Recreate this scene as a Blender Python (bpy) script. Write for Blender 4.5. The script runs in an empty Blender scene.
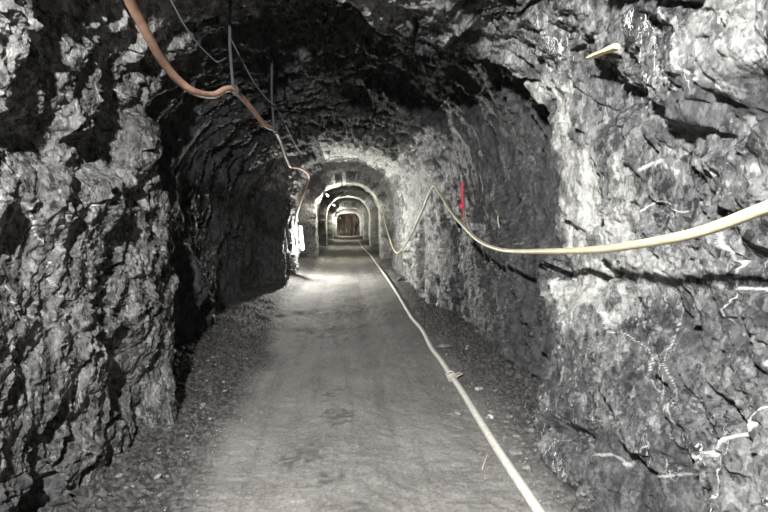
import bpy, bmesh, math, random
import numpy as np
from mathutils import Vector, Matrix

C = bpy.context.scene.collection
sc = bpy.context.scene
rnd = random.Random(7)

# ------------------------------------------------------------------ noise
def _hash(ix, iy, iz, seed):
    h = (ix.astype(np.int64) * 374761393 + iy.astype(np.int64) * 668265263
         + iz.astype(np.int64) * 2147483647 + seed * 1274126177) & 0xFFFFFFFF
    h = ((h ^ (h >> 13)) * 1274126177) & 0xFFFFFFFF
    h = ((h ^ (h >> 16)) * 2246822519) & 0xFFFFFFFF
    return h ^ (h >> 15)


def _h01(h):
    return (h & 0xFFFF) / 65535.0


def noise(p, scale, seed=0):
    """value noise with a smooth fade, about -1..1"""
    q = p * scale
    i = np.floor(q).astype(np.int64)
    f = q - i
    f = f * f * f * (f * (f * 6 - 15) + 10)
    r = np.zeros(len(p))
    for dx in (0, 1):
        wx = f[:, 0] if dx else 1 - f[:, 0]
        for dy in (0, 1):
            wy = wx * (f[:, 1] if dy else 1 - f[:, 1])
            for dz in (0, 1):
                w = wy * (f[:, 2] if dz else 1 - f[:, 2])
                r += w * _h01(_hash(i[:, 0] + dx, i[:, 1] + dy, i[:, 2] + dz, seed))
    return r * 2 - 1


def fbm(p, scale, octaves, seed=0, gain=0.5):
    r = np.zeros(len(p)); a = 1.0
    for k in range(octaves):
        r += a * noise(p, scale, seed + k * 17)
        scale *= 2.07; a *= gain
    return r


def facets(p, scale, seed, tilt=1.0):
    """broken-rock relief: every Voronoi cell is a tilted plane; returns height and the distance to the cell's edge"""
    out = np.zeros(len(p)); edge = np.zeros(len(p))
    step = 120000
    for s in range(0, len(p), step):
        q = p[s:s + step] * scale
        i = np.floor(q).astype(np.int64)
        n = len(q)
        b1 = np.full(n, 9.0); b2 = np.full(n, 9.0); v = np.zeros(n); u = np.zeros(n)
        for dx in (-1, 0, 1):
            for dy in (-1, 0, 1):
                for dz in (-1, 0, 1):
                    cx, cy, cz = i[:, 0] + dx, i[:, 1] + dy, i[:, 2] + dz
                    h = _hash(cx, cy, cz, seed)
                    h2 = _hash(cx, cy, cz, seed + 101)
                    ox = cx + (h & 1023) / 1023.0 - q[:, 0]
                    oy = cy + ((h >> 10) & 1023) / 1023.0 - q[:, 1]
                    oz = cz + ((h >> 20) & 1023) / 1023.0 - q[:, 2]
                    d = np.sqrt(ox * ox + oy * oy + oz * oz)
                    val = (((h2 & 255) / 255.0 - .5)
                           - tilt * (ox * (((h2 >> 8) & 255) / 127.5 - 1) + oy * (((h2 >> 16) & 255) / 127.5 - 1)
                                     + oz * (((h2 >> 24) & 255) / 127.5 - 1)))
                    near = d < b1
                    sec = (d < b2) & ~near
                    u = np.where(near, v, np.where(sec, val, u))
                    b2 = np.where(near, b1, np.minimum(b2, d))
                    v = np.where(near, val, v)
                    b1 = np.where(near, d, b1)
        k = .5 * (1 - ss(0, .09, b2 - b1))
        out[s:s + step] = v * (1 - k) + u * k; edge[s:s + step] = b2 - b1
    return out, edge


def ss(a, b, x):
    t = np.clip((x - a) / (b - a), 0, 1)
    return t * t * (3 - 2 * t)


def bay(x, a, b, e):
    return ss(a - e, a + e, x) * (1 - ss(b - e, b + e, x))


# ------------------------------------------------------------------ the adit: shape along its length
W, ZS, H = 1.5, 1.75, 3.2
END = 58.0


def off_left(d, z):
    z0 = 0.10 * ss(1.9, 1.5, z)
    o = 0.50 * bay(d + 0.12 * np.sin(z * 3.1), 4.2, 11.4, 0.22) * ss(-0.2, 0.9, z + 0.45)
    o = o + 0.32 * bay(d, 15.3, 19.7, 0.15) - 0.17 * bay(d, 19.9, 22, 0.12) + 0.28 * bay(d, 22.1, 30.2, 0.2)
    o = o - 0.15 * bay(d, 30.3, 32.5, .15) + 0.25 * bay(d, 32.7, 42, .2) - 0.2 * bay(d, 42.2, 44.4, .15)
    o = o + 0.2 * bay(d, 44.6, 54.3, .2) - 0.22 * ss(54.3, 54.7, d)
    return o


def off_right(d, z):
    o = 0.24 * ss(3.35, 3.75, d - 0.18 * (z - 1.0) - 0.02) * (1 - ss(7.2, 9.0, d)) - 0.08 * ss(1.2, 0.2, z) * (d < 4)
    o = o + 0.32 * bay(d, 16.3, 19.7, 0.2) - 0.12 * bay(d, 19.9, 22, 0.12) + 0.28 * bay(d, 22.1, 30.2, 0.2)
    o = o - 0.12 * bay(d, 30.3, 32.5, .15) + 0.25 * bay(d, 32.7, 42, .2) - 0.15 * bay(d, 42.2, 44.4, .15)
    o = o + 0.2 * bay(d, 44.6, 54.3, .2) - 0.15 * ss(54.3, 54.7, d)
    return o


def off_top(d, x):
    dd = d - 0.62 * np.clip(x, -1.2, 1.3)
    o = -0.16 * (1 - ss(3.45, 3.7, dd)) + (0.12 + 0.33 * ss(-.7, .3, x)) * ss(3.5, 3.75, dd) * (1 - ss(4.4, 9.2, d))
    o = o + 0.40 * bay(d, 13.6, 19.7, 0.2) + 0.28 * bay(d, 22.1, 30.2, 0.2)
    o = o + 0.15 * bay(d, 32.7, 42, .2) - 0.38 * bay(d, 42.2, 44.4, .15)
    o = o - 0.2 * bay(d, 44.4, 54.3, .2) - 0.62 * ss(54.3, 54.7, d)
    return o


# local swellings and hollows of the rock: (side, distance, height, spread along, spread up, amount; + is outward)
LUMPS = [
    (-1, 2.3, 2.30, .45, .38, -.12), (-1, 3.3, 2.33, .38, .20, .11), (-1, 2.75, 2.02, .60, .09, .13), (-1, 3.95, 2.25, .25, .5, .05),
    (-1, 3.0, 1.72, .9, .14, -.05), (-1, 3.65, 0.75, .22, .35, -.07), (-1, 3.3, .55, .16, .22, .12), (-1, 2.6, .45, .35, .12, .11), (-1, 2.35, 0.2, .4, .14, .12),
    (-1, 3.9, 1.1, .22, .8, -.06), (-1, 5.6, 0.9, .35, .45, -.36), (-1, 6.3, 0.45, .4, .4, -.22), (-1, 5.2, 1.9, .3, .3, -.12),
    (1, 1.72, 1.98, .16, .10, .17), (1, 1.9, 2.3, .3, .2, -.08), (1, 2.75, 2.33, .13, .17, .20), (1, 2.62, 2.55, .25, .06, -.06),
    (1, 3.1, 2.0, .25, .9, -.05), (1, 2.0, 1.88, .8, .05, -.05), (1, 2.9, .98, .45, .28, -.07), (1, 2.75, .33, .2, .07, .18),
    (1, 2.2, .62, .3, .2, -.05), (1, 1.75, 1.42, .14, .05, .14), (1, 2.1, 1.05, .3, .15, .04), (1, 3.2, .2, .3, .3, -.08),
]
# paler rock, plus lit stretches of roof and wall painted lighter: (side, distance, height, spread along, spread up, strength)
PALE_LIT = [
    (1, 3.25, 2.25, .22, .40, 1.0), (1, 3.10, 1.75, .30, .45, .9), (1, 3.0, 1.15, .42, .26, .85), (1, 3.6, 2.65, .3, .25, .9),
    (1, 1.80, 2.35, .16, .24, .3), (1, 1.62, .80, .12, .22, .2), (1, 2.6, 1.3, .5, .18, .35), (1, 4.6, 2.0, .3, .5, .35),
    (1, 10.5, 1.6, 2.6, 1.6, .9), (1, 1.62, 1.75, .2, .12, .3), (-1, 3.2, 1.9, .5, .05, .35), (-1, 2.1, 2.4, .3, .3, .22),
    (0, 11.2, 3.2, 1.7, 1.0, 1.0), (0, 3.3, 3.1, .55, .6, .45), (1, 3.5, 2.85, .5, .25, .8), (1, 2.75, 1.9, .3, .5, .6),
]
# white quartz veins: (side, [(distance, height) ...], half width)
# darker rock and painted shade of overhangs and hollows, the same way
DARK_SHADE = [
    (1, 2.72, 2.25, .22, .40, .75), (1, 1.63, 2.0, .16, .12, .8), (1, 2.3, .28, .6, .22, .6), (1, 2.05, 2.06, .5, .10, .65), (1, 2.0, 1.15, .35, .18, .45),
    (1, 3.0, .6, .3, .35, .55), (1, 2.2, .75, .25, .2, .4), (-1, 3.3, 2.3, .45, .3, .2), (-1, 2.2, .25, .6, .25, .6), (1, 3.2, 2.95, .3, .2, .5),
]
VEINS = [
    (1, [(2.80, .34), (2.55, .33), (2.25, .40), (2.0, .47), (1.86, .60), (1.72, .82), (1.6, .95), (1.45, 1.10)], .013),
    (1, [(1.62, .95), (1.66, 1.08), (1.58, 1.15), (1.5, 1.13)], .020),
    (1, [(2.05, 2.62), (2.0, 2.42), (1.93, 2.22), (1.86, 2.10)], .009), (1, [(2.18, 2.5), (2.12, 2.3), (2.02, 2.12)], .007),
    (1, [(2.5, 1.86), (2.3, 1.9), (2.22, 1.83)], .010), (1, [(2.05, 1.78), (1.9, 1.85), (1.75, 1.8), (1.62, 1.84)], .012),
    (1, [(2.2, 1.15), (2.14, .98), (2.08, .82), (2.0, .70)], .008), (1, [(2.6, 1.1), (2.5, 1.0), (2.3, .96), (2.2, .8)], .006),
    (1, [(3.1, .95), (3.02, .75), (3.0, .5)], .010), (1, [(3.35, 1.2), (3.3, 1.0), (3.2, .9)], .012),
    (1, [(1.9, 1.3), (1.8, 1.35), (1.68, 1.32), (1.55, 1.4)], .010), (1, [(4.1, 1.2), (4.0, .9), (3.8, .6), (3.72, .4)], .010),
    (1, [(1.95, 1.55), (1.9, 1.4), (1.86, 1.2)], .006), (1, [(2.45, 1.6), (2.35, 1.7), (2.2, 1.66)], .007),
    (-1, [(2.3, 1.75), (2.45, 1.6), (2.6, 1.3), (2.7, 1.2)], .006), (-1, [(2.75, 1.8), (2.85, 1.7), (2.95, 1.72)], .008),
    (-1, [(2.2, 1.5), (2.32, 1.2), (2.38, .9)], .006), (-1, [(4.7, 1.85), (4.9, 1.88), (5.15, 1.95)], .012), (-1, [(3.4, 2.45), (3.8, 2.3)], .006),
]


def seg_dist(x, y, pts):
    best = np.full(len(x), 9.0)
    for (ax, ay), (bx, by) in zip(pts[:-1], pts[1:]):
        vx, vy = bx - ax, by - ay
        t = np.clip(((x - ax) * vx + (y - ay) * vy) / (vx * vx + vy * vy), 0, 1)
        best = np.minimum(best, np.hypot(x - ax - t * vx, y - ay - t * vy))
    return best


def depth_rows():
    back = list(np.linspace(-6, 0.9, 70)[:-1])
    n = 1000
    t = np.linspace(0, 1, n)
    a, b = 0.9 ** -0.5, END ** -0.5
    return np.array(back + list((a + (b - a) * t) ** -2.0))


ROWS = depth_rows()


def rock_strip(params):
    """params: (kind, value) around the section; kind -1 / +1 a side wall at that height, kind 0 the vault at that angle"""
    nu, nv = len(params), len(ROWS)
    D = np.repeat(ROWS, nu)
    kind = np.tile(np.array([k for k, _ in params], float), nv)
    val = np.tile(np.array([v for _, v in params], float), nv)
    e = 3.0 - 0.75 * ss(4, 9, D)
    hh = H - ZS
    c, s = np.cos(val), np.sin(val)
    ax = W * np.sign(c) * np.abs(c) ** (2 / e)
    az = ZS + hh * np.abs(s) ** (2 / e)
    side = kind != 0
    X = np.where(side, kind * W, ax)
    Z = np.where(side, val, az)
    nx = np.sign(ax) * np.abs(ax / W) ** (e - 1) / W
    nz = np.abs((az - ZS) / hh) ** (e - 1) / hh
    ln = np.hypot(nx, nz) + 1e-9
    nx = np.where(side, kind, nx / ln); nz = np.where(side, 0, nz / ln)
    P = np.stack([X, D, Z], 1)
    # ragged edges for the big steps of the section
    wob = 0.22 * noise(P, 1.3, 5) + 0.10 * noise(P, 3.7, 6)
    dj = D + wob * ss(0.5, 2.5, D)
    wl, wr, wc = np.maximum(-nx, 0) ** 1.5, np.maximum(nx, 0) ** 1.5, np.maximum(nz, 0) ** 1.5
    o = (off_left(dj, Z) * wl + off_right(dj, Z) * wr + off_top(dj, X) * wc) / (wl + wr + wc)
    wx = D + 0.10 * noise(P, 3.1, 8) + 0.05 * noise(P, 8.0, 9)
    wz = Z + 0.10 * noise(P, 3.1, 10) + 0.05 * noise(P, 8.0, 11)
    for sd, d0, z0, rd, rz, am in LUMPS:
        g = np.exp(-(((wx - d0) / rd) ** 2 + ((wz - z0) / rz) ** 2))
        o += am * g * ss(0.0, 0.5, X * sd)
    # fractured rock: facets stretched along the foliation, at four sizes
    f = np.array([0.12, 0.45, 0.88]); f /= np.linalg.norm(f)
    along = P @ f
    warp = np.stack([noise(P, 1.1, 21), noise(P, 1.1, 22), noise(P, 1.1, 23)], 1) * 0.16 \
        + np.stack([noise(P, 4.3, 24), noise(P, 4.3, 25), noise(P, 4.3, 26)], 1) * 0.035
    Q = P + warp - 0.50 * along[:, None] * f[None, :]
    v1, e1 = facets(Q, 1.25, 31, 0.9)
    v2, e2 = facets(Q, 3.2, 32, 1.0)
    v3, e3 = facets(Q, 8.5, 33, 1.0)
    v4, e4 = facets(P + warp * .5, 22.0, 34, 1.0)
    v5, e5 = facets(P + warp * .3, 52.0, 35, 1.0)
    far = 1 - 0.45 * ss(9, 18, D) - 0.3 * ss(24, 40, D)
    rough = 0.65 + 0.5 * ss(-.4, .5, noise(P, 0.9, 41))
    o += far * (0.105 * v1 + rough * (0.080 * v2 + (1 - .22 * ss(-.4, .8, X)) * (0.048 * v3 + 0.020 * v4 + 0.006 * v5)))
    crack = np.exp(-(np.abs(noise(Q, 1.9, 51)) / 0.045) ** 2) * ss(0.0, 0.45, noise(P, 1.3, 52))
    o += far * (0.10 * crack + 0.022 * np.exp(-(e2 / 0.07) ** 2) * ss(-.2, .5, noise(P, 2.1, 53)))
    o += far * (0.010 * fbm(P, 7.0, 3, 61) + 0.004 * fbm(P, 55.0, 2, 71))
    P[:, 0] += o * nx; P[:, 2] += o * nz
    # colour of the stone, with some light and shade painted into it
    pale = np.zeros(len(P))
    jag = 0.55 * noise(P, 5.5, 81) + 0.35 * noise(P, 14, 82)
    for sd, d0, z0, rd, rz, am in PALE_LIT:
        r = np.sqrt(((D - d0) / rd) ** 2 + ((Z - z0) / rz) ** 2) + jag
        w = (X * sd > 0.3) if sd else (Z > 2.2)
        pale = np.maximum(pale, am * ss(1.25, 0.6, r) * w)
    for sd, d0, z0, rd, rz, am in DARK_SHADE:
        q = np.sqrt(((D - d0) / rd) ** 2 + ((Z - z0) / rz) ** 2) + jag
        pale -= am * ss(1.25, 0.5, q) * (X * sd > .3)
    vein = np.zeros(len(P))
    jx, jz = D + 0.035 * noise(P, 9, 84), Z + 0.035 * noise(P, 9, 86)
    for sd, pts, hw in VEINS:
        ds = seg_dist(jx, jz, pts)
        hw2 = hw * (0.1 + 0.75 * (noise(P, 11, 88) * .5 + .5))
        vein = np.maximum(vein, (1 - ss(hw2 * .6, hw2 * 1.1, ds)) * (X * sd > 0.6))
    pale -= .95 * (X < -.55) * bay(D + .4 * jag, 4.5, 15.5, .4)  # left recess painted darker to stand for its cast shadow
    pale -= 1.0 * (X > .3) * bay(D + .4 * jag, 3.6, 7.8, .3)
    rib_light = bay(D, 20.15, 22.1, .1) + bay(D, 30.6, 32.6, .1) + bay(D, 42.5, 44.5, .1) + ss(54.6, 54.9, D)  # lamplit arches painted pale
    bay_shade = bay(D, 15.6, 19.6, .3) + bay(D, 22.3, 30.0, .1) + bay(D, 32.8, 41.9, .1) + bay(D, 44.7, 54.0, .1)  # shade between the arches painted dark
    pale = np.where(D > 14, np.clip(rib_light * .9 - bay_shade * .9, -1, 1), pale)
    pale = np.clip(pale, -1, 1)
    return P, pale, vein, nu, nv


def grid_mesh(name, P, nu, nv, attrs, mat, smooth):
    me = bpy.data.meshes.new(name)
    a = (np.arange(nv - 1)[:, None] * nu + np.arange(nu - 1)[None, :]).ravel()
    quads = np.stack([a, a + 1, a + nu + 1, a + nu], 1).astype(np.int32)
    me.vertices.add(len(P)); me.vertices.foreach_set('co', P.astype(np.float32).ravel())
    me.loops.add(quads.size); me.loops.foreach_set('vertex_index', quads.ravel())
    me.polygons.add(len(quads)); me.polygons.foreach_set('loop_start', np.arange(0, quads.size, 4, dtype=np.int32))
    me.polygons.foreach_set('use_smooth', np.full(len(quads), smooth))
    me.update(calc_edges=True)
    for k, arr in attrs.items():
        at = me.attributes.new(k, 'FLOAT', 'POINT'); at.data.foreach_set('value', arr.astype(np.float32))
    me.materials.append(mat)
    o = bpy.data.objects.new(name, me); C.objects.link(o)
    return o


# ------------------------------------------------------------------ materials
class NT:
    def __init__(s, name):
        s.m = bpy.data.materials.new(name); s.m.use_nodes = True
        s.t = s.m.node_tree; s.b = s.t.nodes['Principled BSDF']
    def n(s, typ, **kw):
        x = s.t.nodes.new(typ)
        for k, v in kw.items():
            if isinstance(k, str) and k.startswith('i_'):
                x.inputs[k[2:]].default_value = v
            else:
                setattr(x, k, v)
        return x
    def l(s, a, b): s.t.links.new(a, b)
    def math(s, op, a, b=None, clamp=False):
        x = s.n('ShaderNodeMath', operation=op); x.use_clamp = clamp
        for i, v in enumerate((a, b)):
            if v is None: continue
            if isinstance(v, (int, float)): x.inputs[i].default_value = v
            else: s.l(v, x.inputs[i])
        return x.outputs[0]
    def ramp(s, v, a, b, lo=0.0, hi=1.0):
        x = s.n('ShaderNodeMapRange'); x.clamp = True
        s.l(v, x.inputs[0])
        for i, q in enumerate((a, b, lo, hi)): x.inputs[i + 1].default_value = q
        return x.outputs[0]
    def noise(s, vec, scale, detail=4, rough=.55, dist=0.0):
        x = s.n('ShaderNodeTexNoise'); x.inputs['Scale'].default_value = scale; x.inputs['Detail'].default_value = detail
        x.inputs['Roughness'].default_value = rough; x.inputs['Distortion'].default_value = dist
        s.l(vec, x.inputs['Vector']); return x.outputs['Fac']
    def mix(s, fac, a, b):
        x = s.n('ShaderNodeMix', data_type='RGBA')
        if isinstance(fac, float): x.inputs[0].default_value = fac
        else: s.l(fac, x.inputs[0])
        for i, v in ((6, a), (7, b)):
            if isinstance(v, tuple): x.inputs[i].default_value = (*v, 1)
            else: s.l(v, x.inputs[i])
        return x.outputs[2]


def rock_material(name, dark, mid, light, vein_amount, specular=.27, rough=(.34, .66)):
    k = NT(name)
    pos = k.n('ShaderNodeTexCoord').outputs['Object']
    mp = k.n('ShaderNodeMapping'); k.l(pos, mp.inputs[0])
    mp.inputs['Rotation'].default_value = (math.radians(-28), math.radians(8), 0); mp.inputs['Scale'].default_value = (1, 1, .45)
    st = mp.outputs[0]
    n1 = k.noise(st, 2.2, 6, .6, .4); n2 = k.noise(st, 14, 6, .7, .1); n3 = k.noise(pos, 70, 4, .7); n4 = k.noise(st, 48, 5, .75)
    dv = k.n('ShaderNodeVectorMath', operation='ADD'); k.l(st, dv.inputs[0])
    nn = k.n('ShaderNodeTexNoise'); nn.inputs['Scale'].default_value = 9; nn.inputs['Detail'].default_value = 4; k.l(st, nn.inputs['Vector'])
    sc_ = k.n('ShaderNodeVectorMath', operation='SCALE'); sc_.inputs['Scale'].default_value = .05; k.l(nn.outputs['Color'], sc_.inputs[0]); k.l(sc_.outputs[0], dv.inputs[1])
    chips = []
    for scl in (17, 46, 110):
        vo = k.n('ShaderNodeTexVoronoi'); vo.inputs['Scale'].default_value = scl; k.l(dv.outputs[0], vo.inputs['Vector'])
        sp = k.n('ShaderNodeSeparateColor'); k.l(vo.outputs['Color'], sp.inputs[0]); chips.append(sp.outputs[0])
    chip = k.math('ADD', k.math('MULTIPLY', chips[0], .35), k.math('ADD', k.math('MULTIPLY', chips[1], .4), k.math('MULTIPLY', chips[2], .25)))
    col = k.mix(k.ramp(n1, .38, .62), dark, mid)
    col = k.mix(k.ramp(n2, .48, .72, 0, .75), col, light)
    col = k.mix(k.ramp(n2, .46, .30, 0, .7), col, tuple(c * .45 for c in dark))
    col = k.mix(k.ramp(k.math('ADD', k.math('MULTIPLY', n4, .5), k.math('MULTIPLY', chip, .5)), .545, .69, 0, .9), col, tuple(min(1, c * 1.2) for c in light))
    col = k.mix(k.ramp(k.math('ADD', k.math('MULTIPLY', n4, .5), k.math('MULTIPLY', chip, .5)), .47, .36, 0, .9), col, tuple(c * .2 for c in dark))
    pale = k.n('ShaderNodeAttribute', attribute_name='pale').outputs['Fac']  # positive paler, negative darker; carries painted light and shade as well
    pc = k.mix(k.ramp(k.math('ADD', k.math('MULTIPLY', n2, .5), k.math('MULTIPLY', chip, .5)), .36, .60), (.19, .19, .18), (.50, .50, .47))
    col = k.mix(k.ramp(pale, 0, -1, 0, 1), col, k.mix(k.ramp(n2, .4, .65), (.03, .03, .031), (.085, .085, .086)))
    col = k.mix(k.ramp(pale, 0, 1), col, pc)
    # thin quartz threads
    msk = k.ramp(k.noise(pos, 1.7, 2), .50, .62)
    mv = k.n('ShaderNodeMapping'); k.l(pos, mv.inputs[0])
    mv.inputs['Rotation'].default_value = (math.radians(-35), 0, 0); mv.inputs['Scale'].default_value = (1, 1.3, .22)
    t = k.noise(mv.outputs[0], 4.0, 5, .62, .15)
    th = k.ramp(k.math('ABSOLUTE', k.math('SUBTRACT', t, .5)), .002, .007, 1, 0)
    t2 = k.noise(mv.outputs[0], 13.0, 4, .6, .1)
    th2 = k.ramp(t2, .635, .68, 0, .9)
    m2 = k.ramp(k.noise(pos, 3.9, 2), .53, .62)
    v = k.math('MAXIMUM', k.math('MULTIPLY', th, msk), k.math('MULTIPLY', th2, m2))
    v = k.math('MULTIPLY', v, vein_amount)
    v = k.math('MAXIMUM', v, k.math('MULTIPLY', k.n('ShaderNodeAttribute', attribute_name='vein').outputs['Fac'], k.ramp(n4, .38, .54, .4, 1.0)))
    v = k.math('MULTIPLY', v, k.ramp(pale, -1, 0, .2, 1))
    col = k.mix(v, col, (.58, .58, .565))
    col = k.mix(k.math('MULTIPLY', k.ramp(n3, .66, .78, 0, .35), k.ramp(pale, -1, 0, .2, 1)), col, (.55, .55, .53))
    k.l(col, k.b.inputs['Base Color'])
    k.l(k.ramp(n2, .3, .7, rough[1], rough[0]), k.b.inputs['Roughness'])
    k.b.inputs['Specular IOR Level'].default_value = specular
    bp = k.n('ShaderNodeBump'); bp.inputs['Strength'].default_value = 1.0; bp.inputs['Distance'].default_value = .028
    k.l(k.math('ADD', k.noise(st, 26, 8, .78), k.math('ADD', k.math('MULTIPLY', n3, .25), k.math('MULTIPLY', chip, .8))), bp.inputs['Height'])
    k.l(bp.outputs[0], k.b.inputs['Normal'])
    return k.m


def dirt_material():
    k = NT('trodden_dirt')
    pos = k.n('ShaderNodeTexCoord').outputs['Object']
    n1 = k.noise(pos, 1.6, 5, .6); n2 = k.noise(pos, 45, 6, .8); n3 = k.noise(pos, 160, 3, .7)
    edge = k.n('ShaderNodeAttribute', attribute_name='rubble').outputs['Fac']
    damp = k.n('ShaderNodeAttribute', attribute_name='damp').outputs['Fac']
    col = k.mix(k.ramp(n1, .35, .65), (.120, .114, .106), (.182, .175, .164))
    mt_ = k.n('ShaderNodeMapping'); k.l(pos, mt_.inputs[0]); mt_.inputs['Scale'].default_value = (7, .35, 1)
    col = k.mix(k.ramp(k.noise(mt_.outputs[0], 1.0, 4, .6), .48, .66, 0, .55), col, (.075, .07, .064))
    col = k.mix(k.ramp(n2, .50, .72, 0, .8), col, (.30, .285, .26))
    col = k.mix(k.ramp(n2, .46, .30, 0, .8), col, (.045, .042, .04))
    vo = k.n('ShaderNodeTexVoronoi'); vo.inputs['Scale'].default_value = 38; k.l(pos, vo.inputs['Vector'])
    sp = k.n('ShaderNodeSeparateColor'); k.l(vo.outputs['Color'], sp.inputs[0])
    rc = k.mix(k.ramp(k.math('ADD', k.math('MULTIPLY', n2, .6), k.math('MULTIPLY', sp.outputs[0], .4)), .36, .72), (.022, .0215, .021), (.10, .096, .092))
    col = k.mix(edge, col, rc)  # dark rubble, its left band doubling as painted floor shade
    col = k.mix(damp, col, (.045, .042, .04))
    col = k.mix(k.ramp(n3, .66, .76, 0, .5), col, (.42, .40, .37))
    k.l(col, k.b.inputs['Base Color'])
    k.b.inputs['Roughness'].default_value = .85; k.b.inputs['Specular IOR Level'].default_value = .3
    bp = k.n('ShaderNodeBump'); bp.inputs['Strength'].default_value = .9; bp.inputs['Distance'].default_value = .014
    k.l(k.math('ADD', k.noise(pos, 26, 7, .75), k.math('MULTIPLY', n3, .3)), bp.inputs['Height'])
    k.l(bp.outputs[0], k.b.inputs['Normal'])
    return k.m


def plain(name, col, rough=.5, spec=.4, mottled=.25, scale=25, emit=None):
    k = NT(name)
    pos = k.n('ShaderNodeTexCoord').outputs['Object']
    n = k.noise(pos, scale, 5, .65)
    c = k.mix(k.ramp(n, .35, .7), tuple(x * (1 - mottled) for x in col), tuple(min(1, x * (1 + mottled * .4)) for x in col))
    k.l(c, k.b.inputs['Base Color'])
    k.b.inputs['Roughness'].default_value = rough; k.b.inputs['Specular IOR Level'].default_value = spec
    if emit:
        k.b.inputs['Emission Color'].default_value = (*emit[0], 1); k.b.inputs['Emission Strength'].default_value = emit[1]
    return k.m


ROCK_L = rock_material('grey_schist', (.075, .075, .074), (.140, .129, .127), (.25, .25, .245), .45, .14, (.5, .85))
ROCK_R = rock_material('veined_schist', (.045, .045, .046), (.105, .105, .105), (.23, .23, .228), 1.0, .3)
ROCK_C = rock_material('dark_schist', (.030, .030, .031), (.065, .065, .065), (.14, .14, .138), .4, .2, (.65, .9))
ROCK_S = rock_material('grey_rock_chips', (.10, .10, .098), (.19, .187, .182), (.32, .315, .31), .2)
DIRT = dirt_material()

# ------------------------------------------------------------------ the adit itself
ANG = math.radians(50)


def lin(a, b, n): return list(np.linspace(a, b, n))


left_par = [(-1, z) for z in lin(-.3, ZS, 470)[:-1]] + [(0, a) for a in lin(math.pi, math.pi - ANG, 190)]
top_par = [(0, a) for a in lin(math.pi - ANG, ANG, 340)]
right_par = [(0, a) for a in lin(ANG, 0, 190)[:-1]] + [(1, z) for z in lin(ZS, -.3, 470)]
SURF = {}
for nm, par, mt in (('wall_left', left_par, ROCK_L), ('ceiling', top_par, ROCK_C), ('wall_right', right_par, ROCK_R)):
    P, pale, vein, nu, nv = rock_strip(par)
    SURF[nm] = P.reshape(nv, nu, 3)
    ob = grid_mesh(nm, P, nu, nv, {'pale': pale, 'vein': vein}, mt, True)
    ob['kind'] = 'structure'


def rock_x(side, d, z, r=0.06):
    """innermost x of the rock wall near (d, z)"""
    S = SURF['wall_left' if side < 0 else 'wall_right'].reshape(-1, 3)
    rr = max(r, .012 * abs(d))
    m = (np.abs(S[:, 1] - d) < rr) & (np.abs(S[:, 2] - z) < rr)
    x = S[m][:, 0]
    if len(x) == 0: return side * W
    return x.max() if side < 0 else x.min()


def floor_z(P):
    x, d = P[:, 0], P[:, 1]
    w = x + 0.10 * noise(P, 1.4, 201) + .05 * noise(P, 4.5, 202)
    rub_shade = np.maximum(ss(-.74, -1.08, w + .3 * ss(5, 9, d)), ss(.98, 1.4, w))  # left rubble band widened so its dark colour paints the floor's shade
    z = 0.20 * ss(-1.0, -1.9, w) + 0.12 * ss(1.05, 1.7, w) - 0.03 * np.exp(-((x + .55) / .2) ** 2) - 0.03 * np.exp(-((x - .35) / .2) ** 2)
    z += 0.018 * fbm(P, 1.7, 3, 211) + 0.006 * fbm(P, 14, 2, 212)
    fa, ea = facets(P + .05 * noise(P, 9, 214)[:, None], 16, 213, .5)
    fb, eb = facets(P + .02 * noise(P, 20, 217)[:, None], 34, 216, .5)
    z += rub_shade * (0.042 * (fa * .5 + .35) * ss(.02, .3, ea) + 0.026 * (fb * .5 + .35) * ss(.02, .3, eb)) + (1 - rub_shade) * 0.003 * fb * ss(.0, .3, eb) * ss(-.1, .5, noise(P, 2.2, 221))
    damp = np.zeros(len(P))
    for cx, cd, rx, rd in ((-.28, 3.3, .16, .18), (-.05, 3.0, .14, .14), (-.1, 3.9, .10, .2), (-.18, 4.6, .12, .22), (.05, 2.72, .1, .08), (-.3, 8.2, .3, 1.4), (.1, 9.4, .25, 1.0)):
        r = np.sqrt(((x - cx) / rx) ** 2 + ((d - cd) / rd) ** 2) + .8 * noise(P, 7, 218) + .5 * noise(P, 22, 219)
        damp = np.maximum(damp, np.clip(ss(1.3, .2, r) * (.5 + .6 * noise(P, 26, 222)), 0, .75))
    z -= 0.006 * damp
    return z, rub_shade, damp


xs = np.linspace(-2.35, 2.15, 520)
frow = ROWS
P = np.stack([np.tile(xs, len(frow)), np.repeat(frow, len(xs)), np.zeros(len(xs) * len(frow))], 1)
z, rub_shade, damp = floor_z(P)
P[:, 2] = z
ob = grid_mesh('floor', P, len(xs), len(frow), {'rubble': rub_shade, 'damp': damp}, DIRT, True)
ob['kind'] = 'structure'


def ground(x, d):
    return float(floor_z(np.array([[x, d, 0.0]]))[0][0])


# ------------------------------------------------------------------ things
def tag(o, label, cat, group=None, kind=None):
    o['label'] = label; o['category'] = cat
    if group: o['group'] = group
    if kind: o['kind'] = kind
    return o


def empty(name, loc):
    o = bpy.data.objects.new(name, None); C.objects.link(o); o.location = loc
    o.empty_display_size = .1
    return o


def obj(name, bm, mat, parent=None, smooth=True):
    me = bpy.data.meshes.new(name)
    bmesh.ops.recalc_face_normals(bm, faces=bm.faces)
    bm.to_mesh(me); bm.free()
    me.polygons.foreach_set('use_smooth', np.full(len(me.polygons), smooth)); me.materials.append(mat)
    o = bpy.data.objects.new(name, me); C.objects.link(o)
    if parent:
        o.parent = parent; o.matrix_parent_inverse = Matrix.Translation(-parent.location)
    return o


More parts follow.
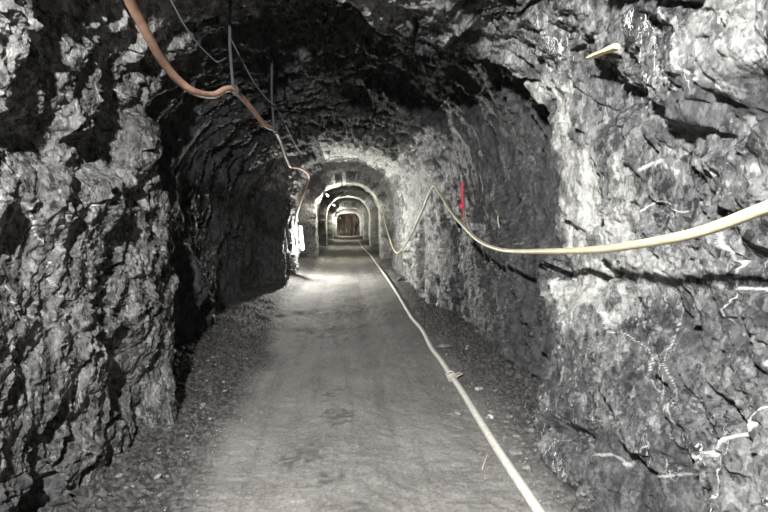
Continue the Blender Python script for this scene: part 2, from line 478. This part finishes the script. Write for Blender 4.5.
def spline(pts, per=10):
    p = [Vector(q) for q in pts]
    p = [p[0] * 2 - p[1]] + p + [p[-1] * 2 - p[-2]]
    out = []
    for i in range(1, len(p) - 2):
        a, b, c, d = p[i - 1:i + 3]
        for k in range(per):
            t = k / per
            out.append(.5 * ((2 * b) + (c - a) * t + (2 * a - 5 * b + 4 * c - d) * t * t + (3 * b - a - 3 * c + d) * t ** 3))
    out.append(p[-2]); return out


def tube(bm, path, r, n=14, wobble=0.0, taper=None):
    rings = []
    up = Vector((0, 0, 1)); prev = None
    for i, c in enumerate(path):
        t = (path[min(i + 1, len(path) - 1)] - path[max(i - 1, 0)])
        if t.length < 1e-9: t = Vector((0, 1, 0))
        t.normalize()
        if prev is None:
            a = t.orthogonal().normalized()
        else:
            a = (prev - t * prev.dot(t)).normalized()
        prev = a; b = t.cross(a)
        rr = (r if taper is None else r * taper(i / (len(path) - 1))) * (1 + wobble * math.sin(i * 1.7) * .5 + wobble * rnd.uniform(-.5, .5))
        rings.append([bm.verts.new(c + (a * math.cos(2 * math.pi * k / n) + b * math.sin(2 * math.pi * k / n)) * rr) for k in range(n)])
    for p, q in zip(rings[:-1], rings[1:]):
        for k in range(n):
            bm.faces.new((p[k], p[(k + 1) % n], q[(k + 1) % n], q[k]))
    bm.faces.new(rings[0][::-1]); bm.faces.new(rings[-1])
    return bm


def ribbon(bm, path, w, th, side):
    """a flat band of real thickness along a path; side = direction of its width"""
    s = Vector(side).normalized(); rings = []
    for i, c in enumerate(path):
        t = (path[min(i + 1, len(path) - 1)] - path[max(i - 1, 0)]).normalized()
        n = t.cross(s).normalized(); ww = w(i / (len(path) - 1)) if callable(w) else w
        rings.append([bm.verts.new(c + s * ww * x / 2 + n * th * y / 2) for x, y in ((-1, -1), (1, -1), (1, 1), (-1, 1))])
    for p, q in zip(rings[:-1], rings[1:]):
        for k in range(4):
            bm.faces.new((p[k], p[(k + 1) % 4], q[(k + 1) % 4], q[k]))
    bm.faces.new(rings[0][::-1]); bm.faces.new(rings[-1])
    return bm


CREAM = plain('cream_plastic_pipe', (.45, .40, .26), .42, .45, .22, 18)
PALEHOSE = plain('dusty_pale_hose', (.50, .485, .43), .6, .35, .28, 30)
ORANGE = plain('orange_brown_hose', (.38, .23, .165), .62, .25, .25, 22)
WIRE = plain('grey_wire', (.10, .10, .11), .6, .3, .2)
STRAP = plain('blue_grey_strap', (.030, .032, .038), .8, .3, .2)
RED = plain('red_ribbon_cloth', (.62, .05, .09), .7, .2, .25, 60)
WOOD = plain('pale_split_wood', (.62, .54, .30), .7, .25, .3, 40)
TWIG = plain('dry_twig_wood', (.42, .38, .31), .8, .2, .3, 60)
METAL = plain('dull_clamp_metal', (.36, .34, .29), .5, .5, .35, 60)
WHITEM = plain('lamp_housing_white', (.5, .5, .48), .5, .4, .1)
TUBE = plain('glowing_tube', (1, 1, 1), .4, .3, 0, 10, ((1, .98, .92), 2300.0))
TUBE2 = plain('glowing_tube_warm', (1, 1, 1), .4, .3, 0, 10, ((1, .96, .80), 1000.0))

# cream pipe in festoons along the right wall
PIPE = [(1.2, 1.0, 1.76), (1.21, 1.16, 1.7), (1.22, 1.35, 1.64), (1.24, 1.65, 1.56), (1.27, 2.05, 1.5), (1.28, 2.4, 1.46), (1.3, 3.07, 1.41), (1.37, 4.06, 1.36), (1.42, 5.0, 1.4),
        (1.45, 5.85, 1.53), (1.46, 6.83, 1.75), (1.46, 7.66, 2.04), (1.458, 8, 2.19), (1.47, 8.3, 2.10), (1.46, 9, 1.784), (1.44, 10.3, 1.325), (1.43, 11.5, 1.01), (1.41, 12.9, 0.78),
        (1.37, 14.2, 0.815), (1.338, 15.6, 1.09), (1.319, 17, 1.496), (1.307, 18.3, 1.972), (1.30, 19.4, 2.1)]
PIPE = [(.98, -1.5, 2.1), (1.10, 0.0, 2.02), (1.18, .7, 1.86)] + PIPE


def clear(p, r, gap):
    x, d, z = p
    w = rock_x(1 if x > 0 else -1, d, z, .05)
    return (min(x, w - r - gap) if x > 0 else max(x, w + r + gap), d, z)


bm = bmesh.new(); path = spline([clear(p, .02, .018) for p in PIPE], 12)
lim = [clear(p, .02, .012)[0] for p in path]
lim = [min(lim[max(0, i - 12):i + 13]) if p.y > 1.2 else p.x for i, p in enumerate(path)]
for i, p in enumerate(path):
    q = lim[max(0, i - 12):i + 13]; p.x = sum(q) / len(q) if p.y > 1.2 else p.x
tube(bm, path, .0195, 16, .012)
tag(obj('water_pipe', bm, CREAM), 'cream yellow plastic pipe sagging in long loops along the right rock wall', 'pipe')

# pale hose lying on the floor along the right wall
pts = []
for d in (1.6, 2.1, 2.53, 3.14, 3.9, 4.4, 4.85, 5.4, 5.97, 6.9, 7.89, 9.5, 11.2, 13.5, 16, 19, 22.6, 26, 30, 34, 38):
    x = float(np.interp(d, [1.6, 2.53, 3.14, 4.85, 5.97, 7.0, 7.89, 11.2, 16, 22.6, 30.8, 38], [1.02, 1.02, 1.02, 1.05, 1.035, 1.06, 1.04, 1.08, 1.07, 1.05, .90, .88]))
    g = max(ground(x + a, d + b) for a in (-.03, 0, .03) for b in (-.06, 0, .06))
    pts.append((x, d, g + .029))
hose_path = spline(pts, 10)
root = empty('floor_hose', pts[6])
tag(root, 'pale grey hose lying on the dirt floor along the foot of the right wall', 'hose')
bm = bmesh.new(); tube(bm, hose_path, .030, 16, .015); obj('hose_body', bm, PALEHOSE, root)
c = Vector(pts[6]); ax = (Vector(pts[7]) - Vector(pts[5])).normalized()
bm = bmesh.new(); tube(bm, [c + ax * t for t in (-.075, -.07, -.03, .03, .07, .075)], .038, 18, 0, lambda t: .9 if t in (0, 1) else 1)
cp = obj('coupling', bm, METAL, root); cp['label'] = 'dull coupling sleeve joining two hose lengths'
for off in (-.045, .045):
    bm = bmesh.new()
    ring = [c + ax * off + (ax.cross(Vector((0, 0, 1))).normalized() * math.cos(a) + Vector((0, 0, 1)) * math.sin(a)) * .042 for a in np.linspace(0, 2 * math.pi, 25)]
    tube(bm, ring, .009, 8); obj('clamp_ring', bm, METAL, cp)
for sx, sz, dd in ((1, .5, -.03), (1, .2, .06), (-1, .35, 0)):
    bm = bmesh.new(); s = ax.cross(Vector((0, 0, 1))).normalized() * sx
    tube(bm, spline([c + ax * dd + s * .03, c + ax * (dd + .01) + s * (.055 + .01 * sx) + Vector((0, 0, .03 * sz)), c + ax * (dd + .04) + s * (.085 + .03 * sx) + Vector((0, 0, .05 * sz))], 5), .010, 8)
    obj('clamp_ear', bm, METAL, cp)

# orange hose hung from the roof on the left
HOSE = [(-.84, .9, 2.62), (-.85, 1.5, 2.585), (-0.867, 2.0, 2.518), (-0.889, 2.2, 2.482), (-0.907, 2.4, 2.439), (-0.923, 2.6, 2.403), (-0.918, 2.8, 2.371), (-0.889, 3.0, 2.359), (-0.864, 3.3, 2.418), (-0.845, 3.55, 2.52),
        (-0.827, 3.7, 2.555), (-0.803, 4.0, 2.55), (-0.781, 4.3, 2.523), (-0.756, 4.65, 2.491), (-0.726, 5.0, 2.51), (-0.763, 5.7, 2.527), (-0.808, 6.5, 2.466), (-0.861, 7.5, 2.437), (-0.962, 9, 2.587), (-1.0, 11, 2.76),
        (-0.929, 12.0, 2.681), (-1.078, 12.3, 2.339), (-1.23, 12.7, 2.008), (-1.33, 13.0, 1.809), (-1.37, 13.35, 1.64)]
bm = bmesh.new(); tube(bm, spline([HOSE[0]] + HOSE[1:], 10), .0215, 14, .015)
tag(obj('overhead_hose', bm, ORANGE), 'orange-brown hose hanging in loops below the roof on the left, ending at the tube lamp', 'hose')


def up_to_roof(x, d, z):
    S = SURF['ceiling'].reshape(-1, 3)
    m = (np.abs(S[:, 0] - x) < .06) & (np.abs(S[:, 1] - d) < .06)
    return float(S[m][:, 2].min()) + .03 if m.any() else z + .4


for (x, d, z), lab, w, top in (((-.827, 3.7, 2.555), 'long blue-grey strap holding up the orange hose at its first bend', .026, None),
                               ((-.726, 5.0, 2.51), 'short blue-grey strap holding the orange hose further down the drift', .026, None)):
    zt = up_to_roof(x, d, z)
    root = empty('hanger_strap', (x, d, z)); tag(root, lab, 'strap', 'straps holding the orange hose')
    bm = bmesh.new(); ribbon(bm, spline([(x, d, z + .03), (x - .012, d + .01, z + .2), (x - .02, d + .02, z + .36), (x - .01, d + .02, zt)], 6), w * .8, .004, (1, .15, 0)); obj('band', bm, STRAP, root)
    bm = bmesh.new(); tube(bm, [Vector((x, d, z)) + Vector((.1 * math.sin(a) * .0, .034 * math.cos(a) * .25, .034 * math.sin(a))) + Vector((.034 * math.cos(a), 0, 0)) for a in np.linspace(0, 2 * math.pi, 21)], .008, 8)
    obj('loop', bm, STRAP, root)

for nm, pts_, lab in (('cable', [(-1.02, 2.6, 3.02), (-1.006, 2.9, 2.913), (-1.01, 3, 2.876), (-0.998, 3.2, 2.808), (-0.98, 3.4, 2.771), (-0.951, 3.6, 2.753), (-.94, 3.75, 2.77), (-.93, 3.95, 2.86)],
                       'thin dark cable drooping under the roof above the first bend of the orange hose'),
                      ('cable', [(-0.95, 4.0, 3.12), (-0.853, 4.4, 2.891), (-0.805, 4.6, 2.81), (-0.749, 4.8, 2.753), (-0.703, 5, 2.734), (-0.715, 5.7, 2.728), (-0.717, 7, 2.658), (-.74, 8.2, 2.72), (-.76, 8.8, 2.80)],
                       'thin grey cable running under the dark roof past the short strap')):
    bm = bmesh.new(); tube(bm, spline(pts_, 8), .0055, 8)
    tag(obj(nm, bm, WIRE), lab, 'cable')

# red marker ribbon on the right wall
rx = min(rock_x(1, 6.9, z, .08) for z in (1.62, 1.7, 1.8, 1.9, 2.0, 2.1)) - .03
root = empty('marker_ribbon', (rx, 6.9, 1.6)); tag(root, 'red knotted ribbon hanging on the right wall just above the cream pipe', 'ribbon')
bm = bmesh.new(); ribbon(bm, spline([(rx + .03, 6.92, 2.17), (rx, 6.9, 2.08), (rx, 6.88, 1.96), (rx, 6.86, 1.85)], 5), .034, .006, (.75, -.66, 0)); obj('band', bm, RED, root)
bm = bmesh.new(); bmesh.ops.create_icosphere(bm, subdivisions=3, radius=.041)
for v in bm.verts:
    k = 1 + .25 * math.sin(v.co.z * 90 + v.co.x * 60) * .6
    v.co = Vector((v.co.x * k, v.co.y * k, v.co.z * (1.0 + .25 * math.sin(v.co.x * 70)))) + Vector((rx - .01, 6.86, 1.825))
obj('knot', bm, RED, root)
bm = bmesh.new(); ribbon(bm, spline([(rx, 6.86, 1.80), (rx + .01, 6.83, 1.74), (rx + .005, 6.8, 1.66), (rx + .015, 6.78, 1.59)], 5), lambda t: .034 - .014 * t, .005, (.75, -.66, .2))
tl = obj('tail', bm, plain('faded_red_cloth', (.30, .10, .09), .8, .2, .3, 60), root); tl['label'] = 'thin faded lower end'

# pale wooden wedge jammed in the right wall
wx_ = min(rock_x(1, 2.79 - .3 * t, 2.53, .04) for t in (0, .5, 1)) - .004
bm = bmesh.new()
secs = []
for t in np.linspace(0, 1, 9):
    p = Vector((wx_, (2.79 - .30 * t) * wx_ / 1.38, 1.6 + (.94 - .04 * t) * wx_ / 1.38)); hh = .003 + .011 * math.sin(min(1, t * 1.15) * 2.0) + .004 * math.sin(t * 9)
    secs.append([bm.verts.new(p + Vector((a * .018, 0, b * hh))) for a, b in ((-1, -.6), (-.7, .8), (.2, 1), (1, .5), (1, -1))])
for p, q in zip(secs[:-1], secs[1:]):
    for k in range(5): bm.faces.new((p[k], p[(k + 1) % 5], q[(k + 1) % 5], q[k]))
bm.faces.new(secs[0]); bm.faces.new(secs[-1][::-1])
tag(obj('wooden_wedge', bm, WOOD, None, False), 'pale yellow wooden wedge jammed in a crack high on the right wall', 'wedge')

# thin pale rod on the right wall
rx2 = min(rock_x(1, 5.4, z, .05) for z in (1.5, 1.6)) - .008
bm = bmesh.new(); tube(bm, spline([(rx2 + .01, 5.44, 1.67), (rx2, 5.40, 1.60), (rx2 + .004, 5.35, 1.53), (rx2 + .01, 5.32, 1.49)], 5), .007, 8)
tag(obj('rod', bm, TWIG), 'thin pale upright rod on the right wall between red ribbon and pale rock edge', 'rod')

# lamps
def tube_lamp(a, b, label, mat, r=.022):
    a, b = Vector(a), Vector(b)
    root = empty('tube_lamp', b); tag(root, label, 'lamp', 'tube lamps along the drift')
    ax = (a - b).normalized()
    bm = bmesh.new(); tube(bm, [b + ax * .03, b + ax * .1, a - ax * .1, a - ax * .03], r, 14); obj('tube', bm, mat, root)
    for p, s in ((a, -1), (b, 1)):
        bm = bmesh.new(); tube(bm, [p, p + ax * s * .008, p + ax * s * .045], r * 1.25, 14); obj('end_cap', bm, WHITEM, root)
    back = Vector((-1, 0, 0)) if abs(ax.z) > .5 else Vector((-.7, 0, .7))
    bm = bmesh.new(); ribbon(bm, [b + back * (r + .02), (a + b) / 2 + back * (r + .02), a + back * (r + .02)], r * 3, .025, ax.cross(back)); obj('housing', bm, WHITEM, root)


lx = max(rock_x(-1, 13.8, z, .12) for z in (.8, 1.1, 1.5)) + .12
tube_lamp((lx, 13.75, 1.50), (lx + .07, 13.6, .80), 'bright white tube lamp standing upright on the left wall of the first lit bay', TUBE, .02)
tube_lamp((-.84, 20.1, 2.70), (-.84, 20.7, 2.70), 'small bright lamp high on the left shoulder of the first arch', TUBE2)
tube_lamp((-.86, 30.8, 2.66), (-.86, 31.4, 2.66), 'small lamp under the second arch, deeper than the brightest one', TUBE2)
tube_lamp((-.90, 42.6, 2.28), (-.90, 43.2, 2.28), 'small distant lamp on the left shoulder of the third arch', TUBE2)
tube_lamp((-.80, 54.9, 2.02), (-.80, 55.5, 2.02), 'faint farthest lamp under the last arch before the end of the drift', TUBE2)

# end of the drift
nx_, nz_ = 80, 70
gx, gz = np.meshgrid(np.linspace(-2.2, 2.2, nx_), np.linspace(-.4, 3.8, nz_))
P = np.stack([gx.ravel(), np.full(gx.size, END - .6), gz.ravel()], 1)
vv, ee = facets(P * np.array([1, 1, .22]), 3.2, 301, .6)
P[:, 1] += .35 * vv + .1 * fbm(P, 2.5, 3, 302) + .3 * ss(1.2, .2, P[:, 2]) * -1
ob = grid_mesh('wall_back', P, nx_, nz_, {'pale': np.zeros(len(P)), 'vein': np.zeros(len(P))},
               rock_material('brown_rock', (.05, .038, .034), (.10, .078, .07), (.17, .14, .13), 0), False)
ob['kind'] = 'structure'

# loose stones
GREYROCK = plain('grey_stone_rock', (.20, .195, .188), .8, .25, .55, 3)
protos = []; STONES = []
for k in range(7):
    bm = bmesh.new()
    sx, sy, sz = rnd.uniform(.8, 1.3), rnd.uniform(.7, 1.1), rnd.uniform(.45, .8)
    for _ in range(22):
        v = Vector((rnd.gauss(0, 1), rnd.gauss(0, 1), rnd.gauss(0, 1))).normalized() * rnd.uniform(.82, 1.0)
        bm.verts.new((v.x * sx, v.y * sy, v.z * sz))
    h = bmesh.ops.convex_hull(bm, input=bm.verts)
    bmesh.ops.delete(bm, geom=[g for g in h['geom_interior'] if isinstance(g, bmesh.types.BMVert)], context='VERTS')
    bmesh.ops.bevel(bm, geom=bm.edges[:], offset=.06, segments=1, affect='EDGES')
    me = bpy.data.meshes.new('stone'); bmesh.ops.recalc_face_normals(bm, faces=bm.faces); bm.to_mesh(me); bm.free()
    me.materials.append(GREYROCK); protos.append((me, sz))
PALEROCK = plain('pale_quartz_stone', (.36, .355, .34), .7, .4, .3, 60)


def stone(x, d, size, label, group=None, k=None, mat=None):
    me, sz = protos[k if k is not None else rnd.randrange(7)]
    if mat: me = me.copy(); me.materials[0] = mat
    o = bpy.data.objects.new('stone', me); C.objects.link(o)
    o.scale = (size, size * rnd.uniform(.8, 1.2), size * rnd.uniform(.8, 1.1))
    o.rotation_euler = (rnd.uniform(-.25, .25), rnd.uniform(-.25, .25), rnd.uniform(0, 6.28))
    o.location = (x, d, ground(x, d) + size * sz * .7)
    tag(o, label, 'stone', group); STONES.append((x, d, size))


stone(1.20, 6.02, .085, 'flat grey stone between the pale hose and the right wall, beyond the coupling', k=0)
stone(1.21, 4.46, .040, 'small whitish stone on the dark dirt right of the hose coupling', k=1, mat=PALEROCK)
stone(1.15, 3.82, .035, 'small pale stone on the dirt a little nearer than the whitish stone', k=2, mat=PALEROCK)
stone(1.13, 3.16, .050, 'fist-sized grey stone touching the right side of the pale hose near the front', k=3)
stone(1.125, 2.93, .040, 'rounded dark stone against the hose, just nearer than the fist-sized one', k=4)
stone(.90, 3.9, .035, 'single dark stone on the roadway side of the pale hose', k=5)
stone(1.30, 14.0, .10, 'farther of two grey stones at the wall foot beside the lit hose', k=6)
stone(1.33, 12.6, .11, 'nearer of two grey stones at the wall foot beside the lit hose', k=2)
for i in range(46):
    d = 2.35 + 9.5 * rnd.random() ** 1.6; x = rnd.uniform(1.12, 1.42)
    stone(x, d, rnd.uniform(.014, .032), 'small loose stone on the dark rubble between the pale hose and the right wall', 'loose stones along the right wall')
for i in range(40):
    d = 2.5 + 6 * rnd.random() ** 1.4; x = rnd.uniform(-1.62 if d > 4.3 else -1.36, -1.0)
    stone(x, d, rnd.uniform(.012, .028), 'small loose stone on the shaded dirt at the foot of the left wall', 'loose stones along the left wall')

# gravel: nobody could count it
foot = {}
for sd in (-1, 1):
    S = SURF['wall_left' if sd < 0 else 'wall_right'].reshape(-1, 3)
    m = (S[:, 2] > -.05) & (S[:, 2] < .35) & (S[:, 1] > 1) & (S[:, 1] < 12)
    b = (S[m][:, 1] * 10).astype(int); a = np.full(130, 9.0 if sd > 0 else -9.0)
    (np.minimum if sd > 0 else np.maximum).at(a, b, S[m][:, 0]); foot[sd] = a
bm = bmesh.new()
for i in range(3400):
    if rnd.random() < .62:
        d = 2.2 + 9 * rnd.random() ** 1.7; x = 1.0 + .45 * rnd.random() ** .8 - .35 * rnd.random() ** 3
    else:
        d = 2.2 + 6 * rnd.random() ** 1.5; x = -.95 - .55 * rnd.random() + .4 * rnd.random() ** 3
    s = rnd.uniform(.003, .010)
    if x > min(foot[1][int(d * 10) - 1:int(d * 10) + 2]) - .02 or x < max(foot[-1][int(d * 10) - 1:int(d * 10) + 2]) + .02: continue
    if any(math.hypot(x - a, d - b) < c_ * 1.5 + .014 for a, b, c_ in STONES): continue
    g = 0
    vs = []
    for _ in range(6):
        v = Vector((rnd.gauss(0, 1), rnd.gauss(0, 1), rnd.gauss(0, .7))).normalized() * s
        vs.append(v)
    bm_c = [Vector((s, 0, 0)), Vector((-s, 0, 0)), Vector((0, s, 0)), Vector((0, -s, 0)), Vector((0, 0, s * .8)), Vector((0, 0, -s * .8))]
    q = Matrix.Rotation(rnd.uniform(0, 6.28), 3, 'Z') @ Matrix.Rotation(rnd.uniform(-.6, .6), 3, 'X')
    V = [bm.verts.new(q @ (a * rnd.uniform(.6, 1.2)) + Vector((x, d, 0))) for a in bm_c]
    for a in (0, 1):
        for b in (2, 3):
            for e in (4, 5): bm.faces.new((V[a], V[b], V[e]))
cent = np.array([v.co[:] for v in bm.verts]).reshape(-1, 6, 3).mean(1)
gz_ = floor_z(cent * np.array([1, 1, 0]))[0]
bm.verts.ensure_lookup_table()
for i, v in enumerate(bm.verts): v.co.z += gz_[i // 6] + .002
gv = obj('gravel', bm, ROCK_S, None, False)
tag(gv, 'fine rock chips scattered over the dirt at the feet of both walls', 'gravel', None, 'stuff')

# twig on the floor
g = ground(.9, 3.1)
bm = bmesh.new(); tube(bm, spline([(.955, 3.22, ground(.955, 3.22) + .008), (.91, 3.12, g + .014), (.86, 3.02, ground(.86, 3.02) + .008)], 6), .0045, 7)
tag(obj('twig', bm, TWIG), 'thin pale twig lying on the dirt on the roadway side of the pale hose', 'twig')


# ------------------------------------------------------------------ camera
cam = bpy.data.cameras.new('camera'); co = bpy.data.objects.new('camera', cam); C.objects.link(co)
yaw, pitch = math.atan(36 / 490), math.atan(34 / 490)
fw = Vector((math.sin(yaw) * math.cos(pitch), math.cos(yaw) * math.cos(pitch), -math.sin(pitch)))
co.location = (0, 0, 1.6)
co.rotation_euler = fw.to_track_quat('-Z', 'Y').to_euler()
cam.sensor_width = 36; cam.lens = 490 / 768 * 36; cam.clip_start = .05; cam.clip_end = 200
sc.camera = co

# ------------------------------------------------------------------ light
def lamp(name, typ, loc, energy, col=(1, 1, 1), radius=.05, aim=None, angle=None, blend=1.0):
    L = bpy.data.lights.new(name, typ); L.energy = energy; L.color = col; L.shadow_soft_size = radius
    o = bpy.data.objects.new(name, L); C.objects.link(o); o.location = loc
    if aim:
        o.rotation_euler = (Vector(aim) - Vector(loc)).to_track_quat('-Z', 'Y').to_euler()
        L.spot_size = angle; L.spot_blend = blend
    return o


lamp('work_lamp', 'SPOT', (-.90, -.9, 2.93), 1900, (1, .995, .985), .05, (1.1, 3.1, 1.20), math.radians(68), .5)
lamp('left_fill', 'POINT', (-.60, -.3, 2.74), 1000, (1, .995, .985), .04)  # added unseen fill to brighten the near left wall, no real fixture
w = bpy.data.worlds.new('world'); w.use_nodes = True; sc.world = w
w.node_tree.nodes['Background'].inputs[0].default_value = (.75, .85, 1, 1)
w.node_tree.nodes['Background'].inputs[1].default_value = .2

sc.view_settings.view_transform = 'Standard'; sc.view_settings.look = 'None'
sc.view_settings.exposure = 0.75; sc.view_settings.gamma = 1.0; sc.view_settings.use_curve_mapping = False
